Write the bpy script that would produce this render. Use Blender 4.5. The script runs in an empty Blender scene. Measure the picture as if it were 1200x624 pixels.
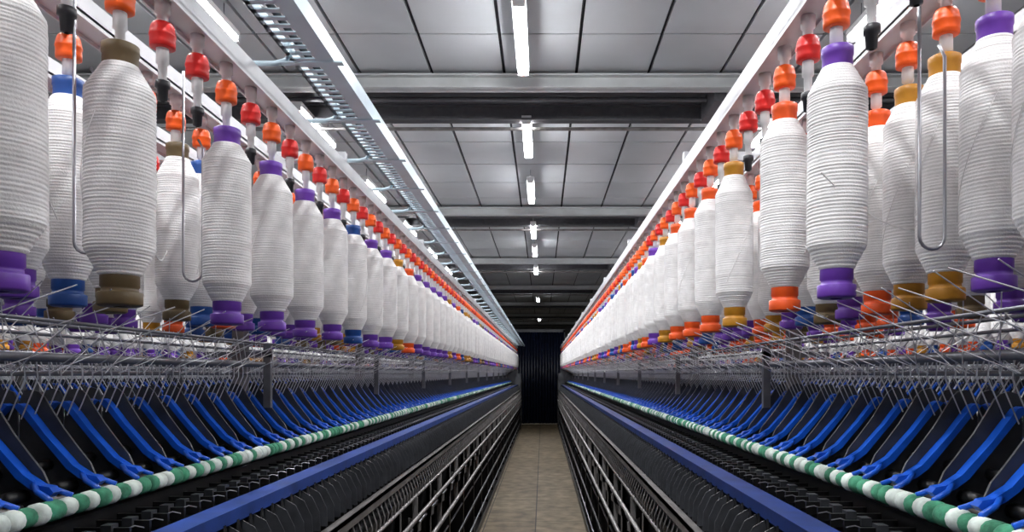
import bpy, math, random
from mathutils import Vector, Matrix
random.seed(7)
ZC=1.5; XC=-0.09; PITCH=0.14
Y0=-1.1; YEND=20.4
scene=bpy.context.scene
try:
    scene.view_settings.view_transform='Standard'
    scene.view_settings.look='None'
except Exception as e: print(e)
CUR=scene.collection
def link(o): CUR.objects.link(o)

# ---------------- materials ----------------
def mat(name,col,rough=.5,metal=0.,var=0.,vscale=20.,bump=0.,bscale=200.,spec=.5):
    m=bpy.data.materials.new(name); m.use_nodes=True
    nt=m.node_tree; b=nt.nodes['Principled BSDF']
    b.inputs['Base Color'].default_value=(*col,1); b.inputs['Roughness'].default_value=rough
    b.inputs['Metallic'].default_value=metal
    b.inputs['Specular IOR Level'].default_value=spec
    tc=nt.nodes.new('ShaderNodeTexCoord')
    if var>0:
        n=nt.nodes.new('ShaderNodeTexNoise'); n.inputs['Scale'].default_value=vscale; n.inputs['Detail'].default_value=5
        r=nt.nodes.new('ShaderNodeValToRGB')
        r.color_ramp.elements[0].position=.3; r.color_ramp.elements[1].position=.7
        r.color_ramp.elements[0].color=(*[c*(1-var) for c in col],1)
        r.color_ramp.elements[1].color=(*[min(1,c*(1+var*.5)) for c in col],1)
        nt.links.new(tc.outputs['Object'],n.inputs['Vector']); nt.links.new(n.outputs['Fac'],r.inputs['Fac'])
        nt.links.new(r.outputs['Color'],b.inputs['Base Color'])
    if bump>0:
        n2=nt.nodes.new('ShaderNodeTexNoise'); n2.inputs['Scale'].default_value=bscale
        bp=nt.nodes.new('ShaderNodeBump'); bp.inputs['Strength'].default_value=bump; bp.inputs['Distance'].default_value=.002
        nt.links.new(tc.outputs['Object'],n2.inputs['Vector']); nt.links.new(n2.outputs['Fac'],bp.inputs['Height'])
        nt.links.new(bp.outputs['Normal'],b.inputs['Normal'])
    return m
def emis(name,col,s):
    m=bpy.data.materials.new(name); m.use_nodes=True; nt=m.node_tree
    b=nt.nodes['Principled BSDF']; b.inputs['Emission Color'].default_value=(*col,1); b.inputs['Emission Strength'].default_value=s
    b.inputs['Base Color'].default_value=(*col,1)
    return m
M_yarn=mat('roving_yarn',(.88,.87,.86),.95,var=.09,vscale=35,bump=.4,bscale=300,spec=.05)
CORE={'purple':mat('core_purple',(.15,.045,.40),.4,var=.2),
 'orange':mat('core_orange',(.85,.10,.012),.4,var=.15),
 'blue':mat('core_blue',(.015,.08,.32),.4,var=.2),
 'brown':mat('core_brown',(.14,.095,.04),.5,var=.25),
 'mustard':mat('core_mustard',(.50,.22,.012),.45,var=.25)}
M_hatO=mat('hat_orange',(.95,.12,.008),.4); M_hatR=mat('hat_red',(.70,.015,.012),.4)
M_steel=mat('steel',(.42,.42,.45),.35,1.); M_rod=mat('bright_rod',(.66,.66,.68),.4,.3)
M_bar=mat('guide_bar',(.22,.22,.24),.35,.7,var=.2)
M_white=mat('white_plastic',(.75,.75,.75),.4)
M_dark=mat('dark_plastic',(.03,.03,.035),.4)
M_rail=mat('painted_rail',(.60,.60,.62),.4,.1,var=.15,vscale=8)
M_tray=mat('tray_paint',(.52,.64,.71),.35,.2,var=.12,vscale=8)
M_blue=mat('arm_blue',(.010,.11,.66),.28,var=.2,vscale=30)
M_blue2=mat('rail_blue',(.012,.04,.20),.4,.0,var=.5,vscale=10)
M_plate=mat('dark_plate',(.040,.043,.05),.45,.0,var=.4,vscale=25)
M_black=mat('black_metal',(.012,.012,.013),.35,.2,var=.3)
M_gray=mat('gray_metal',(.26,.245,.24),.4,.5,var=.35,vscale=10)
M_cab=mat('cabinet_gray',(.10,.105,.12),.5,.0,var=.3,vscale=6)
M_rw=mat('clearer_white',(.74,.82,.75),.9,var=.35,vscale=30,bump=.6,bscale=150)
M_rg=mat('clearer_green',(.07,.32,.18),.9,var=.6,vscale=30,bump=.6,bscale=150)

class MB:
    def __init__(s): s.v=[];s.f=[];s.m=[];s.mats=[];s.sm=[]
    def mi(s,m):
        if m not in s.mats: s.mats.append(m)
        return s.mats.index(m)
    def add(s,vs,fs,m,smooth=False):
        o=len(s.v); s.v+= [tuple(v) for v in vs]; k=s.mi(m)
        for f in fs: s.f.append(tuple(i+o for i in f)); s.m.append(k); s.sm.append(smooth)
    def box(s,x0,x1,y0,y1,z0,z1,m):
        if x0>x1:x0,x1=x1,x0
        vs=[(x,y,z) for x in(x0,x1) for y in(y0,y1) for z in(z0,z1)]
        s.add(vs,[(0,1,3,2),(4,6,7,5),(0,4,5,1),(2,3,7,6),(0,2,6,4),(1,5,7,3)],m)
    def tube(s,pts,r,m,n=6,cap=True):
        pts=[Vector(p) for p in pts]; vs=[];fs=[]
        for i,p in enumerate(pts):
            if i==0:d=pts[1]-p
            elif i==len(pts)-1:d=p-pts[i-1]
            else:d=(pts[i+1]-p).normalized()+(p-pts[i-1]).normalized()
            d.normalize(); a=Vector((0,0,1)) if abs(d.z)<.9 else Vector((0,1,0))
            e1=d.cross(a).normalized(); e2=d.cross(e1)
            for k in range(n):
                t=2*math.pi*k/n; vs.append(p+e1*r*math.cos(t)+e2*r*math.sin(t))
        for i in range(len(pts)-1):
            for k in range(n):
                fs.append((i*n+k,i*n+(k+1)%n,(i+1)*n+(k+1)%n,(i+1)*n+k))
        if cap: fs.append(tuple(range(n))[::-1]); fs.append(tuple((len(pts)-1)*n+k for k in range(n)))
        s.add(vs,fs,m,n>5)
    def lathe(s,prof,m,n=20,o=(0,0,0),axis='z',smooth=True):
        vs=[];fs=[]
        for r,z in prof:
            for k in range(n):
                t=2*math.pi*k/n
                if axis=='z': vs.append((o[0]+r*math.cos(t),o[1]+r*math.sin(t),o[2]+z))
                else: vs.append((o[0]+r*math.cos(t),o[1]+z,o[2]+r*math.sin(t)))
        for i in range(len(prof)-1):
            for k in range(n):
                a=(i*n+k,i*n+(k+1)%n,(i+1)*n+(k+1)%n,(i+1)*n+k)
                fs.append(a if axis=='z' else a[::-1])
        s.add(vs,fs,m,smooth)
    def poly(s,pts,y0,y1,m):
        n=len(pts); vs=[(p[0],y0,p[1]) for p in pts]+[(p[0],y1,p[1]) for p in pts]
        fs=[tuple(range(n)),tuple(range(2*n-1,n-1,-1))]+[(i,(i+1)%n,n+(i+1)%n,n+i) for i in range(n)]
        s.add(vs,fs,m)
    def mesh(s,name):
        me=bpy.data.meshes.new(name); me.from_pydata(s.v,[],s.f)
        for m in s.mats: me.materials.append(m)
        me.polygons.foreach_set('material_index',s.m); me.polygons.foreach_set('use_smooth',s.sm)
        me.update(); return me
    def obj(s,name,parent=None):
        o=bpy.data.objects.new(name,s.mesh(name)); link(o)
        if parent: o.parent=parent
        return o
def empty(name):
    e=bpy.data.objects.new(name,None); e.empty_display_size=.2; link(e); return e

# ---------------- bobbins ----------------
def make_bobbin(col,var,seed):
    rnd=random.Random(seed); b=MB(); c=CORE[col]
    b.lathe([(.012,0),(.030,0),(.0345,.002),(.0355,.004),(.0355,.022),(.0345,.024),(.029,.0255),(.0285,.032),(.0305,.034),(.0305,.056)],c,24)
    top=(.366,.376,.370)[var]; f=(1.,.965,1.015)[var]
    key=[(.031,.052),(.034,.057),(.0530*f,.094),(.0540*f,.100),(.0542*f,.20),(.0540*f,.30),(.0538*f,top),(.0520*f,top+.004),(.0285,.418)]
    prof=[];z=key[0][1];wob=0
    def R(z):
        for a,bb in zip(key,key[1:]):
            if z<=bb[1]: t=(z-a[1])/(bb[1]-a[1]); return a[0]+t*(bb[0]-a[0])
        return key[-1][0]
    while z<key[-1][1]-.006:
        wob=wob*.7+rnd.uniform(-1,1)*.00045
        p=.0060+rnd.uniform(-.0012,.0012); g=max(.0003,.0011+rnd.uniform(-.0008,.0010))
        prof+= [(R(z)-g+wob,z),(R(z+p*.25)+wob,z+p*.25),(R(z+p*.5)+.0003+wob,z+p*.5),(R(z+p*.8)+wob,z+p*.78)]
        z+=p
    prof.append((.0285,.417)); prof.append((.024,.418))
    b.lathe(prof,M_yarn,28,smooth=True)
    b.lathe([(.0280,.41),(.0280,.436),(.0295,.438),(.0295,.452),(.026,.454),(.012,.454)],c,24)
    pts=[];a0=rnd.uniform(0,6.28)
    for k in range(17):
        t=k/16; zz=.12+t*.2; a=a0+t*1.7; r=R(zz)+.002
        pts.append((r*math.cos(a),r*math.sin(a),zz))
    b.tube(pts,.0011,M_yarn,4)
    return b.mesh('roving_bobbin_'+col)
BOB={(c,i):make_bobbin(c,i,ci*7+i) for ci,c in enumerate(CORE) for i in range(3)}
def make_hanger(hat,long):
    b=MB()
    b.lathe([(.004,0),(.014,0),(.014,-.024),(.010,-.026),(.010,-.046)],M_white,14)
    b.lathe([(.009,-.040),(.013,-.0405),(.0175,-.043),(.0205,-.048),(.0222,-.056),(.0232,-.062),(.0238,-.063),(.0238,-.067),(.0225,-.069),(.0230,-.080),(.0225,-.088),(.019,-.090),(.010,-.090)],hat,20)
    b.lathe([(.011,-.088),(.0115,-.118),(.008,-.12),(.0075,-.16)],M_white,14)
    b.lathe([(.008,-.150),(.013,-.152),(.0135,-.164),(.010,-.166),(.0085,-.188 if long else -.168),(.004,-.190 if long else -.170)],M_dark,14)
    return b.mesh('bobbin_hanger')
H_RL=make_hanger(M_hatR,True);H_O=make_hanger(M_hatO,False);H_R=make_hanger(M_hatR,False);H_OL=make_hanger(M_hatO,True)

UC=.97
RAILZ=ZC+.705

def build(s):
    root=empty('spinning_frame')
    U=[.63,.84,1.10,1.32] if s<0 else [.613,.825,1.10,1.32]
    X=lambda u: XC+s*u
    ybase=1.25 if s<0 else 1.307
    c=MB()
    for u in U:
        c.box(X(u-.030),X(u+.030),Y0,YEND,RAILZ,RAILZ+.006,M_rail)
        c.box(X(u-.030),X(u-.026),Y0,YEND,RAILZ-.008,RAILZ+.040,M_rail)
        c.box(X(u+.026),X(u+.030),Y0,YEND,RAILZ-.008,RAILZ+.040,M_rail)
        c.tube([(X(u+.045),Y0,RAILZ+.05),(X(u+.045),YEND,RAILZ+.05)],.006,M_dark,6)
    y=Y0+.3
    while y<YEND:
        c.box(X(U[0]-.03),X(U[3]+.03),y,y+.03,RAILZ+.041,RAILZ+.07,M_rail)
        c.box(X(UC-.02),X(UC+.02),y-.01,y+.04,ZC-.1,RAILZ+.036,M_gray)
        c.box(X(.86),X(.885),y,y+.02,ZC-.12,ZC+.10,M_bar)
        c.box(X(.86),X(UC+.12),y,y+.02,ZC+.055,ZC+.075,M_bar)
        y+=1.68
    for u,z,r,m in ((.73,.088,.0035,M_bar),(.92,.10,.004,M_bar),(1.06,.09,.004,M_bar),(.885,.032,.0095,M_bar),(1.06,.03,.0095,M_bar),(.93,.0,.005,M_bar),(1.03,.0,.005,M_bar)):
        c.tube([(X(u),Y0,ZC+z),(X(u),YEND,ZC+z)],r,m,8)
    c.obj('creel_frame',root)
    broot=empty('roving_bobbins')
    cols=list(CORE)
    wt=[3,3,1.4,1,1.8] if s>0 else [4.5,.9,2.2,1.2,1.3]
    expl={}
    if s<0:
        expl[0]={-2:'purple',0:'brown',3:'purple',5:'purple',7:'purple',9:'purple',11:'blue',13:'purple',15:'purple',17:'mustard'}
        expl[1]={0:'purple',1:'blue',2:'brown',4:'brown',5:'blue',6:'orange'}
    else:
        expl[0]={0:'purple',2:'orange',5:'mustard',7:'orange',9:'orange',11:'orange',13:'mustard'}
        expl[1]={-3:'blue',-2:'purple',-1:'purple',0:'mustard',1:'mustard',2:'orange',3:'purple',4:'brown'}
    w=MB()
    for ri,u in enumerate(U):
        yb=ybase+((.05 if s<0 else .03) if ri==1 else 0)
        k=int((Y0-yb)/PITCH)+1
        while True:
            y=yb+k*PITCH
            if y>YEND-.1: break
            if ri==0:
                mx=17 if s<0 else 13
                if -4<k<=mx: col=expl[0].get(k)
                else: col=random.choices(cols,wt)[0] if (k%2 or random.random()<.12) else None
                red=col is None
            else:
                col=random.choices(cols,wt)[0] if random.random()<(.9 if ri==1 else .8) else None
                if ri==1:
                    if k in expl[1]: col=expl[1][k]
                    elif s<0 and -3<k<7: col=None
                red=(ri!=1 and col is None)
            h=(H_RL if red else H_OL) if col is None else (H_R if red else H_O)
            o=bpy.data.objects.new('bobbin_hanger',h); link(o)
            o.location=(X(u),y,RAILZ); o.parent=root
            if col:
                o=bpy.data.objects.new('bobbin',BOB[(col,random.randrange(3))]); link(o)
                zo=.112 if (s<0 and ri==0) else .13
                o.location=(X(u)+random.uniform(-.003,.003),y,ZC+zo+random.uniform(-.004,.004)); o.rotation_euler=(random.uniform(-.008,.008),random.uniform(-.008,.008),random.uniform(0,6.28))
                sc=1. if (s<0 and ri==0) else .93
                o.scale=(sc,sc,.985); o.parent=broot
            uu=.89 if u<UC else 1.05
            for q in (-.09,.07):
                yy=y+q+random.uniform(-.02,.02)
                w.tube([(X(u+random.uniform(-.02,.02)),y-q*.5,ZC+.125+random.uniform(0,.015)),(X(uu+random.uniform(-.02,.02)),yy,ZC+.0)],.0011,M_rod,4)
            k+=1
    y=Y0;i=0
    while y<YEND:
        for uu,d in ((.89,1),(1.05,-1)):
            w.tube([(X(uu),y,ZC+.03),(X(uu+d*.005),y+.012,ZC-.01),(X(uu+d*.045),y+.022,ZC-.09)],.0017,M_rod,4)
            if i%2==0: w.tube([(X(uu-d*.02),y-.05,ZC+.11),(X(uu),y+.03,ZC+.03)],.0013,M_rod,4)
        y+=.035;i+=1
    for (u1,y1,z1,u2,y2,z2) in (([.56,1.24,.34,.80,1.40,.27],[.57,1.62,.30,.80,1.9,.24]) if s>0 else ([.60,1.30,.22,.74,1.62,.27],[.80,1.28,.38,.86,1.5,.25])):
        pts=[]
        for k in range(9):
            t=k/8; pts.append((X(u1+(u2-u1)*t),y1+(y2-y1)*t,ZC+z1+(z2-z1)*t-.02*math.sin(math.pi*t)))
        w.tube(pts,.0012,M_yarn,5)
    w.obj('roving_strands',root)
    for side in (0,1):
        V=(lambda u:X(u)) if side==0 else (lambda u:X(2*UC-u))
        a=MB(); r=MB(); t=MB()
        y=Y0+.05
        while y<YEND:
            pl=[(.812,-.262),(.815,-.205),(.826,-.180),(.850,-.150),(.880,-.110),(.905,-.070),(.918,-.048),(.930,-.037),(.946,-.033),(.960,-.038),(.967,-.052),(.968,-.09),(.968,-.262)]
            a.poly([(V(p[0]),ZC+p[1]) for p in pl],y+.014,y+.019,M_plate)
            ar=[(.790,-.215),(.798,-.205),(.816,-.202),(.845,-.183),(.900,-.122),(.932,-.080),(.945,-.064),(.955,-.060),(.964,-.064),(.955,-.075),(.941,-.089),(.908,-.130),(.858,-.190),(.834,-.208),(.800,-.224)]
            a.poly([(V(p[0]),ZC+p[1]) for p in ar],y-.010,y+.012,M_blue)
            for dy in (-.03,.03):
                a.tube([(V(.835),y,ZC-.195),(V(.812),y+dy*.7,ZC-.212),(V(.782),y+dy,ZC-.226)],.0055,M_blue,6)
            a.tube([(V(.86),y-.035,ZC-.225),(V(.86),y+.035,ZC-.225)],.013,M_black,8)
            a.tube([(V(.91),y-.035,ZC-.185),(V(.91),y+.035,ZC-.185)],.011,M_black,8)
            y+=PITCH
        a.obj('weighting_arms',root)
        y=Y0; i=0
        while y<YEND:
            m=M_rg if i%2 else M_rw
            L=random.uniform(.030,.042); rr=.0190+random.uniform(-.0015,.0015)
            r.lathe([(.012,.0005),(rr*.9,.003),(rr,.009),(rr*1.02,L/2),(rr,L-.009),(rr*.9,L-.003),(.012,L-.0005)],m,12,o=(V(.785),y,ZC-.245),axis='y')
            y+=L;i+=random.choice((1,1,1,2))
        r.tube([(V(.785),Y0,ZC-.245),(V(.785),YEND,ZC-.245)],.008,M_gray,6)
        r.obj('clearer_rollers',root)
        t.tube([(V(.82),Y0,ZC-.262),(V(.82),YEND,ZC-.262)],.012,M_gray,8)
        t.tube([(V(.87),Y0,ZC-.25),(V(.87),YEND,ZC-.25)],.012,M_gray,8)
        t.box(V(.80),V(.96),Y0,YEND,ZC-.31,ZC-.275,M_black)
        t.box(V(.91),V(.965),Y0,YEND,.08,ZC-.31,M_black)
        t.box(V(.605),V(.665),Y0,YEND,ZC-.318,ZC-.306,M_blue2)
        t.box(V(.600),V(.606),Y0,YEND,ZC-.335,ZC-.304,M_blue2)
        t.box(V(.535),V(.565),Y0,YEND,ZC-.482,ZC-.468,M_gray)
        t.box(V(.535),V(.540),Y0,YEND,ZC-.505,ZC-.468,M_gray)
        t.box(V(.56),V(.72),Y0,YEND,ZC-.62,ZC-.58,M_black)
        t.box(V(.60),V(.92),Y0,YEND,.06,.12,M_black)
        t.box(V(.505),V(.60),Y0,YEND,0,.07,M_black)
        for u,z,rr,m in ((.53,-.60,.008,M_gray),(.515,-.70,.011,M_gray),(.54,-.76,.007,M_bar),(.51,-.88,.013,M_gray),(.53,-1.0,.007,M_bar),(.515,-1.15,.012,M_black),(.51,-1.32,.009,M_bar)):
            t.tube([(V(u),Y0,ZC+z),(V(u),YEND,ZC+z)],rr,m,8)
        y=Y0+.03;i=0
        while y<YEND:
            t.box(V(.685),V(.79),y-.004,y+.004,ZC-.318,ZC-.290,M_black)
            t.box(V(.715),V(.735),y-.012,y+.012,ZC-.300,ZC-.284,M_plate)
            t.tube([(V(.70),y,ZC-.296),(V(.68),y+.006,ZC-.288),(V(.66),y,ZC-.29)],.0015,M_bar,4)
            fin=[(.55,-.455),(.553,-.40),(.575,-.355),(.61,-.335),(.645,-.335),(.65,-.455)]
            t.poly([(V(p[0]),ZC+p[1]) for p in fin],y+.034,y+.036,M_plate)
            t.lathe([(.004,-.33),(.006,-.345),(.009,-.36),(.015,-.45),(.016,-.50),(.012,-.53),(.007,-.54),(.007,-.58),(.012,-.585),(.012,-.66)],M_black,8,o=(V(.60),y,ZC))
            t.tube([(V(.545),y+.01,ZC-.50),(V(.525),y+.01,ZC-.56),(V(.53),y+.01,ZC-.60)],.003,M_gray,4)
            if i%6==0:
                t.box(V(.515),V(.54),y,y+.012,ZC-.90,ZC-.60,M_gray)
                t.poly([(V(.50),ZC-.72),(V(.50),ZC-.76),(V(.56),ZC-.80),(V(.56),ZC-.70)],y,y+.006,M_gray)
            if i%12==0:
                t.box(V(.52),V(.95),y,y+.03,.0,ZC-.60,M_black)
            y+=.07;i+=1
        t.obj('ring_spindle_rows',root)
    e=MB()
    e.box(X(.52),X(2*UC-.52),YEND,YEND+.9,0,ZC+.0,M_cab)
    e.box(X(.50),X(.52),YEND+.1,YEND+.8,.15,ZC-.15,M_black)
    e.box(X(.60),X(2*UC-.60),YEND,YEND+.5,ZC,ZC+.3,M_cab)
    e.obj('headstock_cabinet',root)
    return root
for s in (-1,1):
    col=bpy.data.collections.new('spinning_frame_set'); scene.collection.children.link(col)
    CUR=col; build(s); CUR=scene.collection
    inst=bpy.data.objects.new('neighbour_spinning_frame',None); inst.instance_type='COLLECTION'; inst.instance_collection=col
    inst.location=(s*1.96,0,0); scene.collection.objects.link(inst)

def hook(x,y,zb,w=.04):
    b=MB(); pts=[(x-w/2,y,RAILZ-.0)]
    pts.append((x-w/2,y,zb+w/2))
    for k in range(1,8):
        a=math.pi+math.pi*k/8; pts.append((x+w/2*math.cos(a),y,zb+w/2+w/2*math.sin(a)))
    pts.append((x+w/2,y,zb+w/2)); pts.append((x+w/2,y,RAILZ-.18)); pts.append((x+w/2-.01,y,RAILZ-.16))
    b.tube(pts,.0030,M_steel,8); b.obj('wire_hook')
hook(-.815,1.308,ZC+.215); hook(-.815,1.71,ZC+.215,.045); hook(.645,1.216,ZC+.206,.042)

# ---------------- overhead cable tray ----------------
b=MB(); zt=ZC+.80
TE=YEND+.9
b.box(-.562,-.520,Y0,TE,zt-.02,zt+.025,M_tray)
b.box(-.640,-.636,Y0,TE,zt-.005,zt+.03,M_tray)
b.box(-.640,-.628,Y0,TE,zt-.005,zt-.001,M_tray); b.box(-.574,-.562,Y0,TE,zt-.005,zt-.001,M_tray)
y=Y0
while y<TE:
    b.box(-.64,-.562,y,y+.016,zt-.005,zt-.002,M_tray); y+=.036
b.tube([(-.60,Y0,zt+.012),(-.60,YEND,zt+.012)],.009,M_dark,6)
y=1.0
while y<YEND:
    b.tube([(X,y,z) for X,z in ((-.80,RAILZ+.03),(-.79,zt-.03),(-.77,zt-.022),(-.67,zt-.022),(-.645,zt-.015),(-.635,zt+.0),(-.632,zt+.03))],.007,M_tray,8)
    b.box(-.66,-.50,y-.01,y+.01,zt-.024,zt-.02,M_tray)
    y+=.42
b.obj('cable_tray')

# ---------------- room ----------------
H=ZC+2.5; XL,XR=-6.3,6.3; YB,YF=-3.0,37.0
M_ceil=mat('ceiling_tile',(.54,.56,.58),.28,var=.14,vscale=1.2,spec=.75)
M_seam=mat('ceiling_seam',(.02,.02,.025),.7)
M_beam=mat('beam_paint',(.62,.64,.64),.5,.0,var=.12,vscale=5)
M_bdark=mat('beam_dark',(.10,.10,.11),.5,.2,var=.2)
M_wall=mat('wall_paint',(.20,.21,.23),.7,var=.2,vscale=2)
b=MB(); b.box(XL,XR,YB,YF,H+.03,H+.1,M_seam)
y=YB
while y<YF:
    x=XL-.02
    while x<XR:
        b.box(x+.013,x+.587,y+.012,y+.828,H,H+.03,M_ceil); x+=.6
    y+=.84
b.obj('ceiling')
m=bpy.data.materials.new('floor_boards'); m.use_nodes=True; nt=m.node_tree; p=nt.nodes['Principled BSDF']
tc=nt.nodes.new('ShaderNodeTexCoord'); br=nt.nodes.new('ShaderNodeTexBrick'); mp=nt.nodes.new('ShaderNodeMapping')
br.offset=0; br.inputs['Scale'].default_value=1; br.inputs['Brick Width'].default_value=.5; br.inputs['Row Height'].default_value=.62
br.inputs['Color1'].default_value=(.17,.13,.08,1); br.inputs['Color2'].default_value=(.22,.175,.11,1); br.inputs['Mortar'].default_value=(.03,.022,.015,1); br.inputs['Mortar Size'].default_value=.006
no=nt.nodes.new('ShaderNodeTexNoise'); no.inputs['Scale'].default_value=7; no.inputs['Detail'].default_value=9
rp=nt.nodes.new('ShaderNodeValToRGB'); rp.color_ramp.elements[0].position=.35; rp.color_ramp.elements[0].color=(.4,.38,.35,1); rp.color_ramp.elements[1].position=.65
mx=nt.nodes.new('ShaderNodeMix'); mx.data_type='RGBA'; mx.blend_type='MULTIPLY'; mx.inputs[0].default_value=.85
mp.inputs['Location'].default_value=(.57,0,0)
nt.links.new(tc.outputs['Object'],mp.inputs[0]); nt.links.new(mp.outputs[0],br.inputs['Vector']); nt.links.new(tc.outputs['Object'],no.inputs['Vector'])
nt.links.new(no.outputs['Fac'],rp.inputs['Fac'])
nt.links.new(br.outputs['Color'],mx.inputs[6]); nt.links.new(rp.outputs['Color'],mx.inputs[7]); nt.links.new(mx.outputs[2],p.inputs['Base Color']); p.inputs['Roughness'].default_value=.6; p.inputs['Specular IOR Level'].default_value=.2
b=MB(); b.box(XL,XR,YB,YF,-.1,0,m); b.obj('floor')
for n,c in (('wall_left',(XL-.1,XL,YB,YF)),('wall_right',(XR,XR+.1,YB,YF)),('wall_back',(XL,XR,YB-.1,YB)),('wall_far',(XL,XR,YF,YF+.1))):
    b=MB(); b.box(*c,0,H+.1,M_wall); b.obj(n)
y=6.1-4.85
while y<YF-1:
    b=MB()
    for yy,zz,mm in ((y,H-.14,M_beam),(y+.68,H-.17,M_bdark)):
        b.box(XL,XR,yy-.06,yy+.06,zz,zz+.014,mm); b.box(XL,XR,yy-.006,yy+.006,zz,H-.03,mm); b.box(XL,XR,yy-.06,yy+.06,H-.04,H-.026,mm)
    b.box(XL,XR,y+.07,y+.62,H-.03,H-.005,M_bdark)
    for q in (.18,.40): b.tube([(XL,y+q,H-.07),(XR,y+q,H-.07)],.022,M_bdark,8)
    b.tube([(XL,y+.80,H-.2),(XR,y+.80,H-.2)],.018,M_gray,8)
    for xx in (-3,1.45,1.6): b.box(xx,xx+.1,y+.1,y+.62,H-.2,H-.03,M_bdark)
    b.obj('ceiling_beam')
    y+=4.85
M_tube=emis('tube_glow',(.97,.98,1.0),62.)
def lamp(x,y,L=1.1):
    b=MB(); z=ZC+2.3
    b.box(x-.045,x+.045,y,y+L,z+.034,z+.075,M_white)
    for dx in (-.022,.022):
        b.tube([(x+dx,y+.02,z+.015),(x+dx,y+L-.02,z+.015)],.014,M_tube,8)
    b.box(x-.04,x+.04,y-.01,y+.02,z-.0,z+.04,M_white); b.box(x-.04,x+.04,y+L-.02,y+L+.01,z-.0,z+.04,M_white)
    for q in (.15,L-.15): b.tube([(x,y+q,z+.07),(x,y+q,H+.01)],.004,M_steel,6)
    o=b.obj('fluorescent_lamp')
    ld=bpy.data.lights.new('tube_light','AREA'); ld.shape='RECTANGLE'; ld.size=.08; ld.size_y=L; ld.energy=28; ld.color=(.97,.98,1.)
    lo=bpy.data.objects.new('tube_light',ld); link(lo); lo.location=(x,y+L/2,z-.005); lo.parent=o
for y in (-2.2,0.,2.25,4.58,6.75,8.85,11.45,13.4,16.0,22.5,31.0): lamp(-.15,y)
for x in (-2.15,2.15):
    for y in (-1.0,1.6,4.0,6.4,8.8,11.2,13.6,16.0): lamp(x,y)
for x in (-4.6,4.6):
    for y in (1.6,6.4,11.2): lamp(x,y)
M_strip=mat('strip_navy',(.006,.009,.024),.4,var=.4,vscale=6,spec=.35)
b=MB(); yd=YEND+1.3
b.box(-.85,-.80,yd-.05,yd+.05,0,2.78,M_cab); b.box(.60,.65,yd-.05,yd+.05,0,2.78,M_cab); b.box(-.85,.65,yd-.05,yd+.05,2.72,2.80,M_cab)
x=-.80;i=0
while x<.59:
    b.tube([(x+.05,yd+(.01 if i%2 else -.01),.02),(x+.05,yd+(.01 if i%2 else -.01),2.72)],.05,M_strip,8); x+=.085;i+=1
b.obj('strip_curtain_door')

cd=bpy.data.cameras.new('camera'); cam=bpy.data.objects.new('camera',cd); scene.collection.objects.link(cam)
cam.location=(0,0,ZC); cam.rotation_euler=(math.radians(90),0,0)
cd.sensor_width=36; cd.lens=25.8; cd.shift_x=-.03; cd.shift_y=.105; cd.clip_start=.02
scene.camera=cam
w=bpy.data.worlds.new('world'); scene.world=w; w.use_nodes=True
w.node_tree.nodes['Background'].inputs[0].default_value=(.5,.6,.8,1); w.node_tree.nodes['Background'].inputs[1].default_value=.2
